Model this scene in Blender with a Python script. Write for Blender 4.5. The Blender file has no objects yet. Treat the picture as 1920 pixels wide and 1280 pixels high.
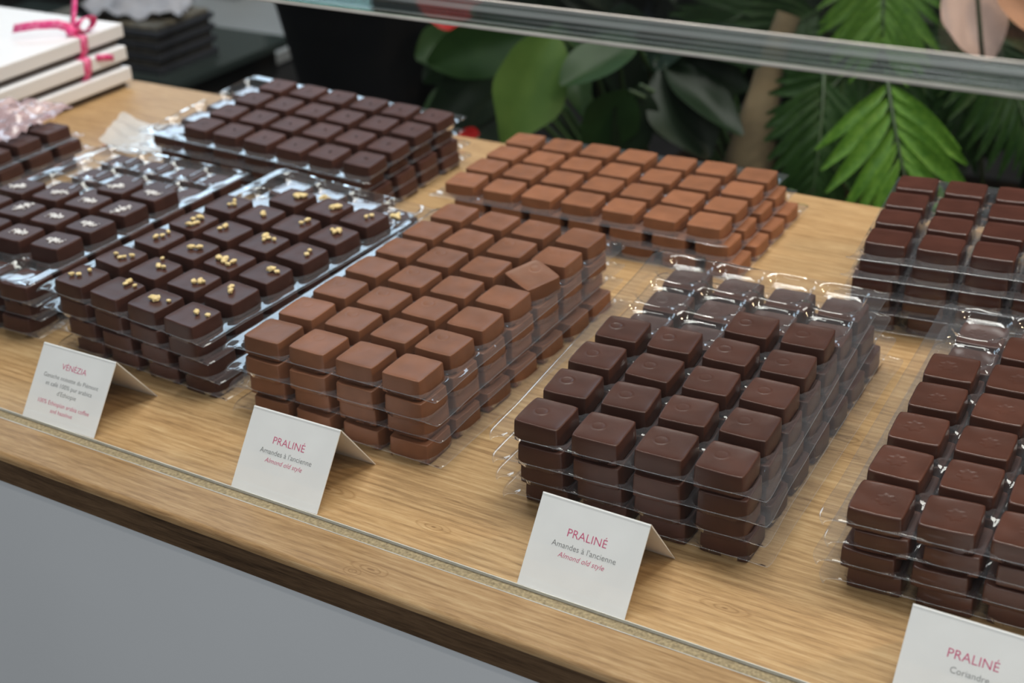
import bpy, bmesh, math, random
from mathutils import Vector, Matrix, Euler, noise

random.seed(7)
S = bpy.context.scene
COL = S.collection
MM = 0.001

# ------------------------------------------------------------------ camera
FPX = 2638.66
CAM_R = Vector((0.85756, 0.51298, -0.03798))
CAM_U = Vector((-0.21193, 0.41963, 0.88261))
CAM_F = Vector((-0.46870, 0.74884, -0.46857))
CAM_O = Vector((0, 0, 0.4094))
cam_d = bpy.data.cameras.new('camera')
cam = bpy.data.objects.new('camera', cam_d)
COL.objects.link(cam)
rot = Matrix((CAM_R, CAM_U, -CAM_F)).transposed()
cam.matrix_world = Matrix.Translation(CAM_O) @ rot.to_4x4()
cam_d.sensor_width = 36
cam_d.lens = FPX / 1920 * 36
cam_d.clip_start = 0.02
cam_d.clip_end = 50
cam_d.dof.use_dof = True
cam_d.dof.focus_distance = 0.69
cam_d.dof.aperture_fstop = 9.5
S.camera = cam

# ------------------------------------------------------------------ world and lamps
W = bpy.data.worlds.new('hall_light')
S.world = W
W.use_nodes = True
bg = W.node_tree.nodes['Background']
bg.inputs[0].default_value = (0.86, 0.93, 1.0, 1)
bg.inputs[1].default_value = 0.16


def lamp(name, loc, target, sx, sy, power, color, kind='AREA', spread=180):
    d = bpy.data.lights.new(name, 'AREA')
    d.shape = 'RECTANGLE'
    d.size, d.size_y = sx, sy
    d.energy = power
    d.color = color
    d.spread = math.radians(spread)
    o = bpy.data.objects.new(name, d)
    COL.objects.link(o)
    o.location = loc
    o.rotation_euler = (Vector(target) - Vector(loc)).to_track_quat('-Z', 'Y').to_euler()
    return o


lamp('ceiling_panel_light', (-0.35, 1.15, 2.1), (-0.4, 0.75, 0), 1.6, 1.0, 49, (1.0, 0.972, 0.94))
lamp('window_light', (-2.6, 2.5, 1.35), (-0.5, 0.7, 0), 1.2, 0.8, 13, (0.62, 0.80, 1.0))
lamp('spot_light_warm', (0.85, 0.98, 0.85), (-0.02, 0.70, 0), 0.16, 0.16, 6.5, (1.0, 0.72, 0.45))
lamp('added_glint_light', (0.15, 0.9, 2.2), (-0.2, 0.7, 0), 0.12, 0.12, 6, (1.0, 0.95, 0.88))  # small unseen lamps added overhead to make glints on the plastic
lamp('added_glint_light', (-1.0, 1.0, 2.2), (-0.6, 0.7, 0), 0.12, 0.12, 6, (1.0, 0.95, 0.88))
lamp('front_fill_light', (0.3, -1.9, 1.9), (-0.3, 0.6, 0), 2.6, 1.4, 27, (0.95, 0.97, 1.0))  # unseen fill added on the camera side to brighten panel and cards
lamp('spot_light_front', (0.95, -0.25, 1.9), (-0.1, 0.75, 0), 0.14, 0.14, 9, (1.0, 0.93, 0.84))

S.view_settings.view_transform = 'Standard'
S.view_settings.look = 'None'
S.view_settings.exposure = 0.0
S.view_settings.gamma = 1.0
S.view_settings.use_curve_mapping = False
S.cycles.transparent_max_bounces = 36
S.cycles.max_bounces = 7
S.cycles.diffuse_bounces = 3
S.cycles.glossy_bounces = 3
S.cycles.caustics_reflective = False
S.cycles.caustics_refractive = False
S.cycles.use_denoising = True


# ------------------------------------------------------------------ helpers
def at(px, py, Y):
    """world point on the plane y = Y seen at pixel (px, py) of the 1920x1280 frame"""
    d = CAM_F + CAM_R * ((px - 960) / FPX) - CAM_U * ((py - 640) / FPX)
    return CAM_O + d * ((Y - CAM_O.y) / d.y)


def ground(px, py, z=0.0):
    """world point at height z seen at pixel (px, py)"""
    d = CAM_F + CAM_R * ((px - 960) / FPX) - CAM_U * ((py - 640) / FPX)
    return CAM_O + d * ((z - CAM_O.z) / d.z)


def project(p):
    d = p - CAM_O
    z = d.dot(CAM_F)
    return 960 + FPX * d.dot(CAM_R) / z, 640 - FPX * d.dot(CAM_U) / z, z


def tag(o, label, cat, group=None, kind=None):
    if label:
        o['label'] = label
    if cat:
        o['category'] = cat
    if group:
        o['group'] = group
    if kind:
        o['kind'] = kind
    return o


def empty(name, loc=(0, 0, 0), rot=(0, 0, 0)):
    o = bpy.data.objects.new(name, None)
    COL.objects.link(o)
    o.empty_display_size = 0.01
    o.location = loc
    o.rotation_euler = rot
    return o


def link(name, me, parent=None, loc=None, rot=None):
    o = bpy.data.objects.new(name, me)
    COL.objects.link(o)
    o.parent = parent
    if loc is not None:
        o.location = loc
    if rot is not None:
        o.rotation_euler = rot
    return o


def mesh(name, verts, faces, mat=None, smooth=False):
    me = bpy.data.meshes.new(name)
    me.from_pydata([tuple(v) for v in verts], [], faces)
    if mat:
        me.materials.append(mat)
    if smooth:
        me.polygons.foreach_set('use_smooth', [True] * len(me.polygons))
    me.update()
    return me


def bm_mesh(name, bm, mat=None, smooth=False):
    me = bpy.data.meshes.new(name)
    bmesh.ops.recalc_face_normals(bm, faces=bm.faces)
    bm.to_mesh(me)
    bm.free()
    if mat:
        me.materials.append(mat)
    if smooth:
        me.polygons.foreach_set('use_smooth', [True] * len(me.polygons))
    return me


def box_bm(bm, x0, x1, y0, y1, z0, z1, bev=0.0, seg=2):
    r = bmesh.ops.create_cube(bm, size=1)
    vs = r['verts']
    for v in vs:
        v.co = Vector((x0 + (v.co.x + .5) * (x1 - x0), y0 + (v.co.y + .5) * (y1 - y0), z0 + (v.co.z + .5) * (z1 - z0)))
    if bev > 0:
        es = {e for v in vs for e in v.link_edges}
        bmesh.ops.bevel(bm, geom=list(es), offset=bev, segments=seg, profile=0.5, affect='EDGES')


def box(name, x0, x1, y0, y1, z0, z1, mat, parent=None, bev=0.0, seg=2):
    bm = bmesh.new()
    box_bm(bm, x0, x1, y0, y1, z0, z1, bev, seg)
    return link(name, bm_mesh(name, bm, mat), parent)


def tube(name, pts, radii, mat, parent=None, n=10):
    verts, faces = [], []
    up = Vector((0.13, 0.9, 0.31)).normalized()
    m = len(pts)
    for i, p in enumerate(pts):
        p = Vector(p)
        t = (Vector(pts[min(i + 1, m - 1)]) - Vector(pts[max(i - 1, 0)])).normalized()
        a = t.cross(up).normalized()
        b = t.cross(a)
        r = radii[i] if hasattr(radii, '__len__') else radii
        for k in range(n):
            w = 2 * math.pi * k / n
            verts.append(p + a * (r * math.cos(w)) + b * (r * math.sin(w)))
    for i in range(m - 1):
        for k in range(n):
            faces.append((i * n + k, i * n + (k + 1) % n, (i + 1) * n + (k + 1) % n, (i + 1) * n + k))
    faces.append(tuple(range(n - 1, -1, -1)))
    faces.append(tuple(range((m - 1) * n, m * n)))
    return link(name, mesh(name, verts, faces, mat, True), parent)


# ------------------------------------------------------------------ materials
def new_mat(name):
    m = bpy.data.materials.new(name)
    m.use_nodes = True
    nt = m.node_tree
    return m, nt, nt.nodes['Principled BSDF'], nt.nodes['Material Output']


def nd(nt, t, **kw):
    n = nt.nodes.new(t)
    for k, v in kw.items():
        setattr(n, k, v)
    return n


def ramp(nt, stops):
    r = nt.nodes.new('ShaderNodeValToRGB')
    els = r.color_ramp.elements
    while len(els) < len(stops):
        els.new(0.5)
    for e, (p, c) in zip(els, stops):
        e.position = p
        e.color = (*c, 1)
    return r


def plain(name, col, rough=0.5, spec=0.5, vary=0.0, scale=40, bump=0.0, metallic=0.0, sheen=0.0, coords='Object'):
    m, nt, b, out = new_mat(name)
    b.inputs['Roughness'].default_value = rough
    b.inputs['Specular IOR Level'].default_value = spec
    b.inputs['Metallic'].default_value = metallic
    tc = nd(nt, 'ShaderNodeTexCoord')
    nz = nd(nt, 'ShaderNodeTexNoise')
    nz.inputs['Scale'].default_value = scale
    nz.inputs['Detail'].default_value = 4
    nt.links.new(tc.outputs[coords], nz.inputs['Vector'])
    lo = tuple(max(0, c * (1 - vary)) for c in col)
    hi = tuple(min(1, c * (1 + vary)) for c in col)
    r = ramp(nt, [(0.3, lo), (0.7, hi)])
    nt.links.new(nz.outputs['Fac'], r.inputs['Fac'])
    nt.links.new(r.outputs['Color'], b.inputs['Base Color'])
    if bump:
        bp = nd(nt, 'ShaderNodeBump')
        bp.inputs['Strength'].default_value = bump
        bp.inputs['Distance'].default_value = 0.001
        nt.links.new(nz.outputs['Fac'], bp.inputs['Height'])
        nt.links.new(bp.outputs['Normal'], b.inputs['Normal'])
    return m


def chocolate(name, col, rough, spec=0.5, coat=0.0, sss=0.0):
    m, nt, b, out = new_mat(name)
    tc = nd(nt, 'ShaderNodeTexCoord')
    oi = nd(nt, 'ShaderNodeObjectInfo')
    nz = nd(nt, 'ShaderNodeTexNoise')
    nz.inputs['Scale'].default_value = 60
    nz.inputs['Detail'].default_value = 5
    add = nd(nt, 'ShaderNodeVectorMath', operation='ADD')
    nt.links.new(tc.outputs['Object'], add.inputs[0])
    nt.links.new(oi.outputs['Random'], add.inputs[1])
    nt.links.new(add.outputs[0], nz.inputs['Vector'])
    lo = tuple(c * 0.86 for c in col)
    hi = tuple(c * 1.16 for c in col)
    r = ramp(nt, [(0.3, lo), (0.7, hi)])
    nt.links.new(nz.outputs['Fac'], r.inputs['Fac'])
    hsv = nd(nt, 'ShaderNodeHueSaturation')
    mr = nd(nt, 'ShaderNodeMapRange')
    mr.inputs['To Min'].default_value = 0.90
    mr.inputs['To Max'].default_value = 1.10
    nt.links.new(oi.outputs['Random'], mr.inputs['Value'])
    nt.links.new(mr.outputs[0], hsv.inputs['Value'])
    nt.links.new(r.outputs['Color'], hsv.inputs['Color'])
    nt.links.new(hsv.outputs['Color'], b.inputs['Base Color'])
    b.inputs['Roughness'].default_value = rough
    b.inputs['Specular IOR Level'].default_value = spec
    b.inputs['Coat Weight'].default_value = coat
    b.inputs['Coat Roughness'].default_value = 0.12
    n2 = nd(nt, 'ShaderNodeTexNoise')
    n2.inputs['Scale'].default_value = 260
    n2.inputs['Detail'].default_value = 3
    nt.links.new(add.outputs[0], n2.inputs['Vector'])
    bp = nd(nt, 'ShaderNodeBump')
    bp.inputs['Strength'].default_value = 0.12
    bp.inputs['Distance'].default_value = 0.0006
    nt.links.new(n2.outputs['Fac'], bp.inputs['Height'])
    nt.links.new(bp.outputs['Normal'], b.inputs['Normal'])
    return m


def clear_film(name, tint, rough, haze, ior=1.5, boost=1.0, haze_col=(0.9, 0.93, 1.0), edge_haze=0.0):
    """thin clear sheet: light passes straight through, Fresnel reflection on top, a trace of haze"""
    m, nt, b, out = new_mat(name)
    nt.nodes.remove(b)
    tr = nd(nt, 'ShaderNodeBsdfTransparent')
    tr.inputs['Color'].default_value = (*tint, 1)
    gl = nd(nt, 'ShaderNodeBsdfGlossy')
    gl.inputs['Roughness'].default_value = rough
    gl.inputs['Color'].default_value = (1, 1, 1, 1)
    df = nd(nt, 'ShaderNodeBsdfDiffuse')
    df.inputs['Color'].default_value = (*haze_col, 1)
    mh = nd(nt, 'ShaderNodeMixShader')
    mh.inputs[0].default_value = haze
    nt.links.new(tr.outputs[0], mh.inputs[1])
    nt.links.new(df.outputs[0], mh.inputs[2])
    # Schlick reflectance, the same from either side of the sheet
    f0 = ((ior - 1) / (ior + 1)) ** 2
    lw = nd(nt, 'ShaderNodeLayerWeight')
    lw.inputs['Blend'].default_value = 0.5
    pw = nd(nt, 'ShaderNodeMath', operation='POWER')
    pw.inputs[1].default_value = 5.0
    nt.links.new(lw.outputs['Facing'], pw.inputs[0])
    sel = nd(nt, 'ShaderNodeMath', operation='MULTIPLY_ADD', use_clamp=True)
    sel.inputs[1].default_value = (1 - f0) * boost
    sel.inputs[2].default_value = f0 * boost
    nt.links.new(pw.outputs[0], sel.inputs[0])
    if edge_haze:
        # seen slantwise the sheet is thicker along the ray, so it looks milkier
        p3 = nd(nt, 'ShaderNodeMath', operation='POWER')
        p3.inputs[1].default_value = 3.0
        nt.links.new(lw.outputs['Facing'], p3.inputs[0])
        ma = nd(nt, 'ShaderNodeMath', operation='MULTIPLY_ADD', use_clamp=True)
        ma.inputs[1].default_value = edge_haze
        ma.inputs[2].default_value = haze
        nt.links.new(p3.outputs[0], ma.inputs[0])
        nt.links.new(ma.outputs[0], mh.inputs[0])
    mg = nd(nt, 'ShaderNodeMixShader')
    nt.links.new(sel.outputs[0], mg.inputs[0])
    nt.links.new(mh.outputs[0], mg.inputs[1])
    nt.links.new(gl.outputs[0], mg.inputs[2])
    nt.links.new(mg.outputs[0], out.inputs['Surface'])
    return m


def wood(name, dark, mid, light, streak=1.0, rough=0.42, knots=False):
    m, nt, b, out = new_mat(name)
    tc = nd(nt, 'ShaderNodeTexCoord')
    mp = nd(nt, 'ShaderNodeMapping')
    mp.inputs['Scale'].default_value = (20.0, 300, 300)
    nt.links.new(tc.outputs['Object'], mp.inputs['Vector'])
    # broad bands along the board
    n1 = nd(nt, 'ShaderNodeTexNoise')
    n1.inputs['Scale'].default_value = 1.0
    n1.inputs['Detail'].default_value = 6
    n1.inputs['Roughness'].default_value = 0.62
    n1.inputs['Distortion'].default_value = 0.6
    nt.links.new(mp.outputs[0], n1.inputs['Vector'])
    # cathedral rings
    mp2 = nd(nt, 'ShaderNodeMapping')
    mp2.inputs['Scale'].default_value = (3.0, 44, 44)
    nt.links.new(tc.outputs['Object'], mp2.inputs['Vector'])
    wv = nd(nt, 'ShaderNodeTexWave', wave_type='BANDS', bands_direction='Y')
    wv.inputs['Scale'].default_value = 1.5
    wv.inputs['Distortion'].default_value = 9.0
    wv.inputs['Detail'].default_value = 3
    wv.inputs['Detail Scale'].default_value = 0.7
    nt.links.new(mp2.outputs[0], wv.inputs['Vector'])
    # fine pores
    mp3 = nd(nt, 'ShaderNodeMapping')
    mp3.inputs['Scale'].default_value = (70, 950, 950)
    nt.links.new(tc.outputs['Object'], mp3.inputs['Vector'])
    n3 = nd(nt, 'ShaderNodeTexNoise')
    n3.inputs['Scale'].default_value = 1.0
    n3.inputs['Detail'].default_value = 5
    n3.inputs['Roughness'].default_value = 0.65
    nt.links.new(mp3.outputs[0], n3.inputs['Vector'])
    # knots
    mp4 = nd(nt, 'ShaderNodeMapping')
    mp4.inputs['Scale'].default_value = (4.5, 9.5, 9.5)
    mp4.inputs['Location'].default_value = (0.37, 0.11, 0)
    nt.links.new(tc.outputs['Object'], mp4.inputs['Vector'])
    vo = nd(nt, 'ShaderNodeTexVoronoi')
    vo.inputs['Scale'].default_value = 1.0
    nt.links.new(mp4.outputs[0], vo.inputs['Vector'])
    kr = ramp(nt, [(0.0, (0.0, 0.0, 0.0)), (0.05, (0.75, 0.75, 0.75)), (0.12, (1, 1, 1))])
    nt.links.new(vo.outputs['Distance'], kr.inputs['Fac'])
    m1 = nd(nt, 'ShaderNodeMath', operation='MULTIPLY_ADD')
    m1.inputs[1].default_value = 0.13 * streak
    nt.links.new(wv.outputs['Fac'], m1.inputs[0])
    m2 = nd(nt, 'ShaderNodeMath', operation='MULTIPLY_ADD')
    m2.inputs[1].default_value = 0.75
    m2.inputs[2].default_value = -0.46
    nt.links.new(n3.outputs['Fac'], m2.inputs[0])
    m0 = nd(nt, 'ShaderNodeMath', operation='ADD')
    nt.links.new(n1.outputs['Fac'], m0.inputs[0])
    nt.links.new(m2.outputs[0], m0.inputs[1])
    nt.links.new(m0.outputs[0], m1.inputs[2])
    r = ramp(nt, [(0.10, dark), (0.45, mid), (0.82, light)])
    # slow drift of tone along and across the boards
    mp5 = nd(nt, 'ShaderNodeMapping')
    mp5.inputs['Scale'].default_value = (2.0, 16, 16)
    nt.links.new(tc.outputs['Object'], mp5.inputs['Vector'])
    n5 = nd(nt, 'ShaderNodeTexNoise')
    n5.inputs['Scale'].default_value = 1.0
    n5.inputs['Detail'].default_value = 3
    n5.inputs['Distortion'].default_value = 1.2
    nt.links.new(mp5.outputs[0], n5.inputs['Vector'])
    m5 = nd(nt, 'ShaderNodeMath', operation='MULTIPLY_ADD')
    m5.inputs[1].default_value = 0.38
    nt.links.new(n5.outputs['Fac'], m5.inputs[0])
    sub = nd(nt, 'ShaderNodeMath', operation='SUBTRACT')
    sub.inputs[1].default_value = 0.235
    nt.links.new(m1.outputs[0], sub.inputs[0])
    nt.links.new(sub.outputs[0], m5.inputs[2])
    nt.links.new(m5.outputs[0], r.inputs['Fac'])
    mx = nd(nt, 'ShaderNodeMix', data_type='RGBA', blend_type='MULTIPLY')
    mx.inputs[0].default_value = 0.55
    nt.links.new(r.outputs['Color'], mx.inputs[6])
    nt.links.new(kr.outputs['Color'], mx.inputs[7])
    last = mx.outputs[2]
    if knots:
        for (kx, ky, lx, ly) in KNOTS:
            vs = nd(nt, 'ShaderNodeVectorMath', operation='SUBTRACT')
            vs.inputs[1].default_value = (kx, ky, 0)
            wob = nd(nt, 'ShaderNodeTexNoise')
            wob.inputs['Scale'].default_value = 90
            nt.links.new(tc.outputs['Object'], wob.inputs['Vector'])
            nt.links.new(tc.outputs['Object'], vs.inputs[0])
            vm = nd(nt, 'ShaderNodeVectorMath', operation='MULTIPLY')
            vm.inputs[1].default_value = (1 / lx, 1 / ly, 0)
            nt.links.new(vs.outputs[0], vm.inputs[0])
            ln = nd(nt, 'ShaderNodeVectorMath', operation='LENGTH')
            nt.links.new(vm.outputs[0], ln.inputs[0])
            dd = nd(nt, 'ShaderNodeMath', operation='MULTIPLY_ADD')
            dd.inputs[1].default_value = 1.3
            nt.links.new(wob.outputs['Fac'], dd.inputs[0])
            nt.links.new(ln.outputs['Value'], dd.inputs[2])
            kk = ramp(nt, [(0.0, (.35, .28, .22)), (0.20, (.45, .36, .28)), (0.25, (1, 1, 1)), (0.36, (.95, .95, .95)), (0.42, (.62, .55, .46)), (0.47, (1.0, 1.0, 1.0)), (0.60, (1, 1, 1)), (0.66, (.74, .68, .60)), (0.72, (1, 1, 1))])
            half = nd(nt, 'ShaderNodeMath', operation='MULTIPLY')
            half.inputs[1].default_value = 0.25
            nt.links.new(dd.outputs[0], half.inputs[0])
            nt.links.new(half.outputs[0], kk.inputs['Fac'])
            mk = nd(nt, 'ShaderNodeMix', data_type='RGBA', blend_type='MULTIPLY')
            mk.inputs[0].default_value = 0.8
            nt.links.new(last, mk.inputs[6])
            nt.links.new(kk.outputs['Color'], mk.inputs[7])
            last = mk.outputs[2]
    nt.links.new(last, b.inputs['Base Color'])
    b.inputs['Roughness'].default_value = rough
    b.inputs['Specular IOR Level'].default_value = 0.35
    bp = nd(nt, 'ShaderNodeBump')
    bp.inputs['Strength'].default_value = 0.25
    bp.inputs['Distance'].default_value = 0.0004
    nt.links.new(n3.outputs['Fac'], bp.inputs['Height'])
    nt.links.new(bp.outputs['Normal'], b.inputs['Normal'])
    return m


# knots in the laminate print: x, y, half length, half width (metres on the worktop)
KNOTS = [(ground(a, b_).x, ground(a, b_).y, lx, ly) for a, b_, lx, ly in ((1588, 822, .0060, .0030), (1575, 850, .010, .0022), (812, 987, .0050, .0018), (695, 1067, .0055, .0018), (660, 1070, .0025, .0015), (612, 915, .009, .0022), (1360, 1140, .006, .0018))]
M_WOOD = wood('oak_laminate', (0.235, 0.132, 0.058), (0.435, 0.270, 0.128), (0.60, 0.425, 0.235), knots=True)
M_EDGE = wood('dark_oak_edging', (0.045, 0.026, 0.014), (0.13, 0.078, 0.042), (0.22, 0.14, 0.078), rough=0.5)
M_CHIP = plain('chipboard', (0.37, 0.295, 0.19), 0.8, 0.2, 0.35, 600, 0.2)
M_PANEL = plain('grey_lacquer', (0.82, 0.855, 0.875), 0.45, 0.4, 0.02, 6)
M_PANE = clear_film('clear_glass', (0.975, 0.985, 0.975), 0.0, 0.0, 1.45)
M_FILM = clear_film('clear_plastic', (0.972, 0.975, 0.982), 0.04, 0.020, 1.5, 1.9, (0.78, 0.81, 0.90), 0.17)
M_FILM_EDGE = clear_film('clear_plastic_cut_edge', (0.9, 0.92, 0.95), 0.18, 0.13, 1.5, 1.2, (0.72, 0.78, 0.88))
M_DARK_C = chocolate('dark_chocolate_satin', (0.062, 0.0235, 0.0165), 0.42, 0.36)
M_DARK_E = chocolate('dark_chocolate_warm', (0.074, 0.0275, 0.0185), 0.32, 0.4, 0.12)
M_DARK_F = chocolate('dark_chocolate_glossy', (0.068, 0.0245, 0.0175), 0.28, 0.45, 0.45)
M_DARK_V = chocolate('dark_chocolate_ganache', (0.062, 0.0245, 0.019), 0.42, 0.28)
M_DARK_G = chocolate('dark_chocolate_matt', (0.072, 0.030, 0.0235), 0.50, 0.28)
M_MILK_B = chocolate('milk_chocolate', (0.195, 0.080, 0.043), 0.46, 0.35)
M_MILK_D = chocolate('milk_chocolate_pale', (0.24, 0.097, 0.047), 0.48, 0.35)
M_NUT = plain('hazelnut_crumb', (0.84, 0.62, 0.31), 0.5, 0.4, 0.28, 260)
M_SALT = plain('salt_flake', (0.86, 0.84, 0.86), 0.35, 0.5, 0.05, 200)
M_FLECK = plain('dark_fleck', (0.012, 0.010, 0.010), 0.6, 0.3, 0.2, 300)
M_CARD = plain('white_card', (0.86, 0.855, 0.875), 0.75, 0.2, 0.025, 60, 0.05)
M_PINK = plain('pink_ink', (0.62, 0.085, 0.21), 0.7, 0.2)
M_GREY_INK = plain('grey_ink', (0.22, 0.22, 0.225), 0.7, 0.2)
M_BOX = plain('white_box_paper', (0.82, 0.82, 0.85), 0.5, 0.35, 0.015, 8)
M_BOX_BASE = plain('taupe_box_base', (0.085, 0.07, 0.062), 0.6, 0.3, 0.1, 30)

# ------------------------------------------------------------------ setting
GROOVE0, GROOVE1 = 0.4398, 0.4476
FRONT, BACKE = 0.4120, 0.9580
X0, X1 = -1.75, 0.85
FLOOR = -0.92

fl = box('floor', -6.0, 5.0, -7.0, 4.2, FLOOR - 0.05, FLOOR, plain('dark_floor', (0.035, 0.033, 0.032), 0.55, 0.4, 0.25, 5))
tag(fl, None, None, kind='structure')
wb = box('wall_back', -6.0, 5.0, 4.1, 4.2, FLOOR, 3.0, plain('dark_back_wall', (0.045, 0.047, 0.045), 0.8, 0.2, 0.3, 3))
tag(wb, None, None, kind='structure')

top = empty('worktop', ((X0 + X1) / 2, (FRONT + BACKE) / 2, -0.020))
tag(top, 'long oak-effect laminate worktop with a narrow groove along its front', 'worktop')


def child_box(name, x0, x1, y0, y1, z0, z1, mat, parent, bev=0.0, seg=2):
    o = box(name, x0, x1, y0, y1, z0, z1, mat, None, bev, seg)
    o.parent = parent
    o.matrix_parent_inverse = Matrix.Translation(-Vector(parent.location))
    return o


child_box('board', X0, X1, GROOVE1, BACKE, -0.018, 0.0, M_WOOD, top, 0.0008)
# front strip with a rounded nose
prof = [(GROOVE0, -0.018), (GROOVE0, -0.0003), (GROOVE0 - 0.0003, 0.0)]
for k in range(0, 7):
    w = math.pi / 2 * k / 6
    prof.append((FRONT + 0.003 - 0.003 * math.sin(w), -0.003 + 0.003 * math.cos(w)))
prof += [(FRONT, -0.0045), (FRONT + 0.0018, -0.0055), (FRONT + 0.0018, -0.018)]
vs = [(x, y, z) for x in (X0, X1) for (y, z) in prof]
n = len(prof)
fs = [(i, (i + 1) % n, n + (i + 1) % n, n + i) for i in range(n)] + [tuple(range(n - 1, -1, -1)), tuple(range(n, 2 * n))]
o = link('front_strip', mesh('front_strip', vs, fs, M_WOOD))
bm = bmesh.new(); bm.from_mesh(o.data); bmesh.ops.recalc_face_normals(bm, faces=bm.faces); bm.to_mesh(o.data); bm.free()
o.parent = top
o.matrix_parent_inverse = Matrix.Translation(-Vector(top.location))
child_box('groove_bed', X0, X1, GROOVE0, GROOVE1, -0.018, -0.0016, M_CHIP, top)
M_SEAL = plain('clear_seal', (0.62, 0.62, 0.60), 0.3, 0.5, 0.1, 90)
for gy in (GROOVE0, GROOVE1):
    child_box('groove_seal', X0, X1, gy - 0.00022, gy + 0.00022, -0.0015, 0.00012, M_SEAL, top)
e1 = child_box('edging', X0, X1, FRONT + 0.0006, FRONT + 0.0018, -0.0200, -0.0050, M_EDGE, top, 0.0003, 1)
e1['label'] = 'dark brown wood-grain front edging'
child_box('underboard', X0, X1, FRONT + 0.0018, BACKE, -0.0200, -0.018, M_EDGE, top)

fp = box('counter_front_panel', X0, X1, FRONT + 0.0025, FRONT + 0.020, FLOOR, -0.0200, M_PANEL)
tag(fp, 'smooth grey lacquered panel covering the counter front below the worktop', 'panel')
cb = box('counter_carcass', X0, X1, FRONT + 0.020, BACKE - 0.02, FLOOR, -0.0200, plain('carcass_grey', (0.12, 0.12, 0.12), 0.6))
tag(cb, 'dark counter body carrying the oak worktop', 'counter')

# glass: upright pane in the groove, thick shelf on top of it
pane = box('glass_screen', X0 + 0.02, X1 - 0.02, GROOVE0 + 0.0004, GROOVE1 - 0.0004, -0.0016, 0.2655, M_PANE)
tag(pane, 'upright clear glass screen standing in the worktop groove before the chocolates', 'glass')


def glass_edge():
    m, nt, b, out = new_mat('glass_edge')
    nt.nodes.remove(b)
    tc = nd(nt, 'ShaderNodeTexCoord')
    mp = nd(nt, 'ShaderNodeMapping')
    mp.inputs['Scale'].default_value = (1.6, 40, 520)
    nt.links.new(tc.outputs['Object'], mp.inputs['Vector'])
    nz = nd(nt, 'ShaderNodeTexNoise')
    nz.inputs['Scale'].default_value = 1.0
    nz.inputs['Detail'].default_value = 3
    nt.links.new(mp.outputs[0], nz.inputs['Vector'])
    r = ramp(nt, [(0.36, (0.45, 0.56, 0.50)), (0.50, (0.70, 0.80, 0.74)), (0.64, (0.94, 0.98, 0.95))])
    nt.links.new(nz.outputs['Fac'], r.inputs['Fac'])
    tr = nd(nt, 'ShaderNodeBsdfTransparent')
    nt.links.new(r.outputs['Color'], tr.inputs['Color'])
    gl = nd(nt, 'ShaderNodeBsdfGlossy')
    gl.inputs['Roughness'].default_value = 0.12
    bp = nd(nt, 'ShaderNodeBump')
    bp.inputs['Strength'].default_value = 0.9
    bp.inputs['Distance'].default_value = 0.002
    nt.links.new(nz.outputs['Fac'], bp.inputs['Height'])
    nt.links.new(bp.outputs['Normal'], gl.inputs['Normal'])
    mx = nd(nt, 'ShaderNodeMixShader')
    mx.inputs[0].default_value = 0.22
    nt.links.new(tr.outputs[0], mx.inputs[1])
    nt.links.new(gl.outputs[0], mx.inputs[2])
    sm = ramp(nt, [(0.52, (0, 0, 0)), (0.70, (0.55, 0.55, 0.55))])  # pale diffuse streaks painted in for light reflected inside the glass
    nt.links.new(nz.outputs['Fac'], sm.inputs['Fac'])
    df = nd(nt, 'ShaderNodeBsdfDiffuse')
    df.inputs['Color'].default_value = (0.80, 0.84, 0.82, 1)
    m2 = nd(nt, 'ShaderNodeMixShader')
    nt.links.new(sm.outputs['Color'], m2.inputs[0])
    nt.links.new(mx.outputs[0], m2.inputs[1])
    nt.links.new(df.outputs[0], m2.inputs[2])
    nt.links.new(m2.outputs[0], out.inputs['Surface'])
    return m


M_ARRIS = plain('ground_glass_arris', (0.74, 0.70, 0.63), 0.5, 0.5, 0.15, 60)
SH0, SH1, SHY = 0.2658, 0.2772, 0.4380
shelf = empty('glass_shelf', (-0.45, SHY, SH0))
tag(shelf, 'thick horizontal glass shelf with a streaky greenish front edge, top of the picture', 'shelf')
child_box('slab', X0 + 0.02, X1 - 0.02, SHY + 0.0012, SHY + 0.36, SH0 + 0.0002, SH1 - 0.0002, M_PANE, shelf)
child_box('front_edge', X0 + 0.02, X1 - 0.02, SHY, SHY + 0.0011, SH0 + 0.0017, SH1 - 0.0007, glass_edge(), shelf)
child_box('lower_arris', X0 + 0.02, X1 - 0.02, SHY - 0.0001, SHY + 0.0012, SH0, SH0 + 0.0016, M_ARRIS, shelf, 0.0004)
child_box('upper_arris', X0 + 0.02, X1 - 0.02, SHY - 0.0001, SHY + 0.0008, SH1 - 0.0006, SH1, M_ARRIS, shelf, 0.0002)

# ------------------------------------------------------------------ tray (one mesh shared by all)
P = 31.5
NA, NB = 4, 7
CUP = 5.0


def sstep(a, b, x):
    t = max(0.0, min(1.0, (x - a) / (b - a)))
    return t * t * (3 - 2 * t)


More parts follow.
